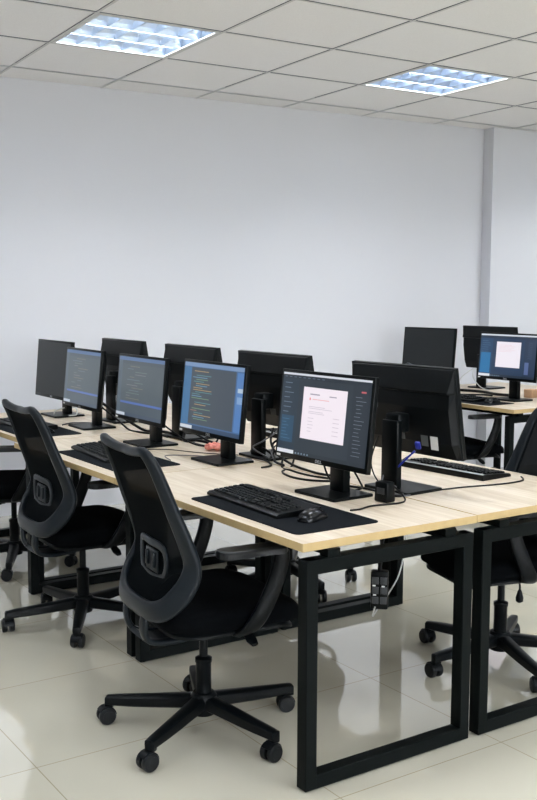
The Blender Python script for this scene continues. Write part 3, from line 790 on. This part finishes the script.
cable('black cable looped between the nearer greyed monitor and blue code monitor', [(-1.98, .525, .90), (-1.90, .60, .82), (-1.80, .66, .765), (-1.72, .70, z0+.009), (-1.70, .74, .80), (-1.86, .80, .90)], .0035)
cable('black cable trailing behind the farther greyed code monitor', [(-2.68, .545, .90), (-2.58, .64, .80), (-2.48, .66, z0), (-2.36, .66, z0), (-2.22, .70, z0), (-2.12, .70, z0+.002)], .004)
cable('grey cable looped beside the farther greyed code monitor base', [(-2.78, .66, z0), (-2.86, .60, z0), (-2.90, .52, z0), (-2.86, .46, z0), (-2.84, .44, z0)], .0028, 'cable_grey')
cable('pale cable curled on the switched-off monitor base', [(-3.26, .56, .7652), (-3.30, .60, .785), (-3.24, .68, .80), (-3.16, .66, .7665), (-3.13, .60, .7652)], .003, 'cable_white')
cable('blue cable hanging from the monitor back beside the document screen', [(-.376, .765, .908), (-.41, .745, .868), (-.46, .735, .82), (-.49, .735, .785), (-.515, .735, .757)], .0028, 'blue')
mb = MB(); mb.box((0, 0, 0), (.020, .013, .030), .004); o = mb.build('cable_plug', M['blue']); o.location = (-.368, .772, .928); o.rotation_euler = (.5, 0, D(25)); tag(o, 'blue plug under the monitor back beside the document screen', 'plug')
cable('thin grey cable arching from the blue plug to the small black box', [(-.40, .79, .90), (-.44, .75, .86), (-.50, .73, .81), (-.46, .69, .772), (-.40, .68, .765), (-.355, .66, .79), (-.34, .635, .80)], .0022, 'cable_grey')
cable('thin black cable dangling beside the neck of the near monitor back', [(-.62, .80, .93), (-.60, .75, .85), (-.56, .73, .80), (-.50, .72, .765), (-.44, .71, z0)], .0022)
cable('blue grey cable coil lying by the near monitor back base', [(-.46, .76, z0), (-.40, .745, z0), (-.36, .73, z0), (-.37, .70, z0), (-.43, .71, z0), (-.49, .735, z0)], .0026, 'cable_grey')
cable('long black cable lying across the second row desk to the chair', [(-.47, .765, z0-.0006), (-.41, .80, z0-.0006), (-.375, .90, z0-.0006), (-.365, 1.0, z0-.0006), (-.34, 1.12, z0-.0006), (-.33, 1.22, z0-.0006), (-.345, 1.30, z0-.0006), (-.40, 1.35, z0-.0006)], .0024)
cable('black cable running from the second row monitor neck down to the document monitor', [(-1.33, .80, .88), (-1.29, .76, .83), (-1.22, .745, .785), (-1.10, .735, z0+.006), (-.98, .72, z0+.001), (-.86, .715, z0+.001), (-.74, .76, z0+.001)], .0042)
cable('black cable knotted round the foot of the neck behind the blue code monitor', [(-1.47, .775, z0+.012), (-1.40, .735, .775), (-1.33, .735, .80), (-1.25, .745, .775), (-1.17, .70, z0+.010), (-1.09, .69, z0+.006)], .0042)
cable('pale grey strand rising beside the neck behind the blue code monitor', [(-1.20, .715, z0+.012), (-1.24, .73, .80), (-1.20, .75, .84), (-1.16, .775, .88), (-1.15, .80, .91)], .0026, 'cable_grey')
cable('thick black cable bunch behind the blue code monitor, left of the pink bundle', [(-2.02, .80, .90), (-1.96, .70, z0+.014), (-1.88, .725, z0+.012), (-1.80, .735, z0+.012), (-1.72, .745, z0+.006), (-1.62, .755, z0+.004)], .006)
cable('black cable arching between the two monitors left of the pink bundle', [(-2.06, .80, .90), (-1.98, .72, .80), (-1.86, .71, .80), (-1.76, .73, .775), (-1.66, .76, z0+.012)], .0045)
cable('black cable heap behind the nearer greyed code monitor base', [(-2.60, .55, .90), (-2.42, .70, z0+.010), (-2.32, .73, z0+.008), (-2.22, .745, z0+.010), (-2.12, .74, z0+.012)], .006)
cable('black cord holding up the power strip under the near desk', [(-.40, .63, .486), (-.402, .632, .53), (-.395, .64, .60), (-.38, .65, .66), (-.36, .66, .72)], .005)
cable('second black cord rising from the power strip', [(-.385, .62, .486), (-.39, .63, .54), (-.41, .64, .62), (-.42, .65, .72)], .0035)
cable('white cord hanging in a bend beside the power strip', [(-.36, .70, .72), (-.345, .70, .60), (-.36, .69, .48), (-.40, .68, .40), (-.43, .665, .35), (-.42, .63, .325), (-.40, .60, .322), (-.385, .598, .36)], .0022, 'cable_white')
cable('black cable lying on the far bench left of the dark blue screen', [(-3.0, 3.50, z0), (-2.92, 3.48, z0), (-2.84, 3.56, z0), (-2.80, 3.62, z0), (-2.72, 3.62, z0)], .005)
cable('black cable bundle at the back of the far bench', [(-3.14, 3.70, z0+.002), (-3.02, 3.74, z0+.002), (-2.9, 3.74, z0+.002), (-2.76, 3.70, z0+.002), (-2.66, 3.72, z0+.002)], .008)
cable('pale cable hanging below the far monitor back', [(-3.28, 4.0, .90), (-3.24, 3.95, .85), (-3.18, 3.93, .80), (-3.12, 3.93, .765), (-3.05, 3.93, z0)], .003, 'cable_white')
cable('second pale cable hanging below the far monitor back', [(-3.29, 4.0, .90), (-3.33, 3.93, .84), (-3.35, 3.91, .79), (-3.33, 3.90, z0)], .003, 'cable_white')

# ------------------------------------------------------------------ light
w = bpy.data.worlds.new('World'); sc.world = w; w.use_nodes = True
nt = w.node_tree; bg = nt.nodes['Background']; sky = nt.nodes.new('ShaderNodeTexSky'); sky.sky_type = 'HOSEK_WILKIE'; sky.turbidity = 6
nt.links.new(sky.outputs[0], bg.inputs[0]); bg.inputs[1].default_value = .5
WIN = 70
LAMP = 36
def area(name, loc, rot, sx, sy, power, col):
    l = bpy.data.lights.new(name, 'AREA'); l.shape = 'RECTANGLE'; l.size = sx; l.size_y = sy; l.energy = power; l.color = col
    o = bpy.data.objects.new(name, l); C.objects.link(o); o.location = loc; o.rotation_euler = rot; return o
for (a, k) in sorted(lights):                # the light each louvred fitting throws down, cut off by its louvre
    c = RM(GX+(a+.5)*T, GY+(k+.5)*T, H+.078)
    o = area('lamp_light', c, (0, 0, -.0463), T-.08, T-.08, LAMP, (.93, .965, 1.)); o.data.spread = math.radians(165)
for i, (a, b) in enumerate(wins):            # daylight arriving at each window
    area('daylight', (XF+.35, (a+b)/2, (WZ0+WZ1)/2+.15), (PI/2-.5, 0, PI/2), b-a, WZ1-WZ0, WIN, (.90, .95, 1.)).data.spread = math.radians(85)
sc.view_settings.view_transform = 'Standard'; sc.view_settings.look = 'None'; sc.view_settings.gamma = 1; sc.view_settings.use_curve_mapping = False
sc.view_settings.exposure = 0.08

# ------------------------------------------------------------------ camera
cd = bpy.data.cameras.new('camera'); cam = bpy.data.objects.new('camera', cd); C.objects.link(cam); sc.camera = cam
yaw, pitch, roll, f = 2.54947368, -.104081207, .00371209071, 1008.64718
fw = Vector((math.cos(pitch)*math.cos(yaw), math.cos(pitch)*math.sin(yaw), math.sin(pitch)))
rt = Vector((math.sin(yaw), -math.cos(yaw), 0)); up = rt.cross(fw)
r_ = rt*math.cos(roll)+up*math.sin(roll); u_ = -rt*math.sin(roll)+up*math.cos(roll)
cam.matrix_world = Matrix(((r_.x, u_.x, -fw.x, 2.29936353), (r_.y, u_.y, -fw.y, -1.66750845), (r_.z, u_.z, -fw.z, 1.46298533), (0, 0, 0, 1)))
cd.sensor_fit = 'VERTICAL'; cd.sensor_height = 36; cd.lens = f/800*36; cd.clip_start = .05
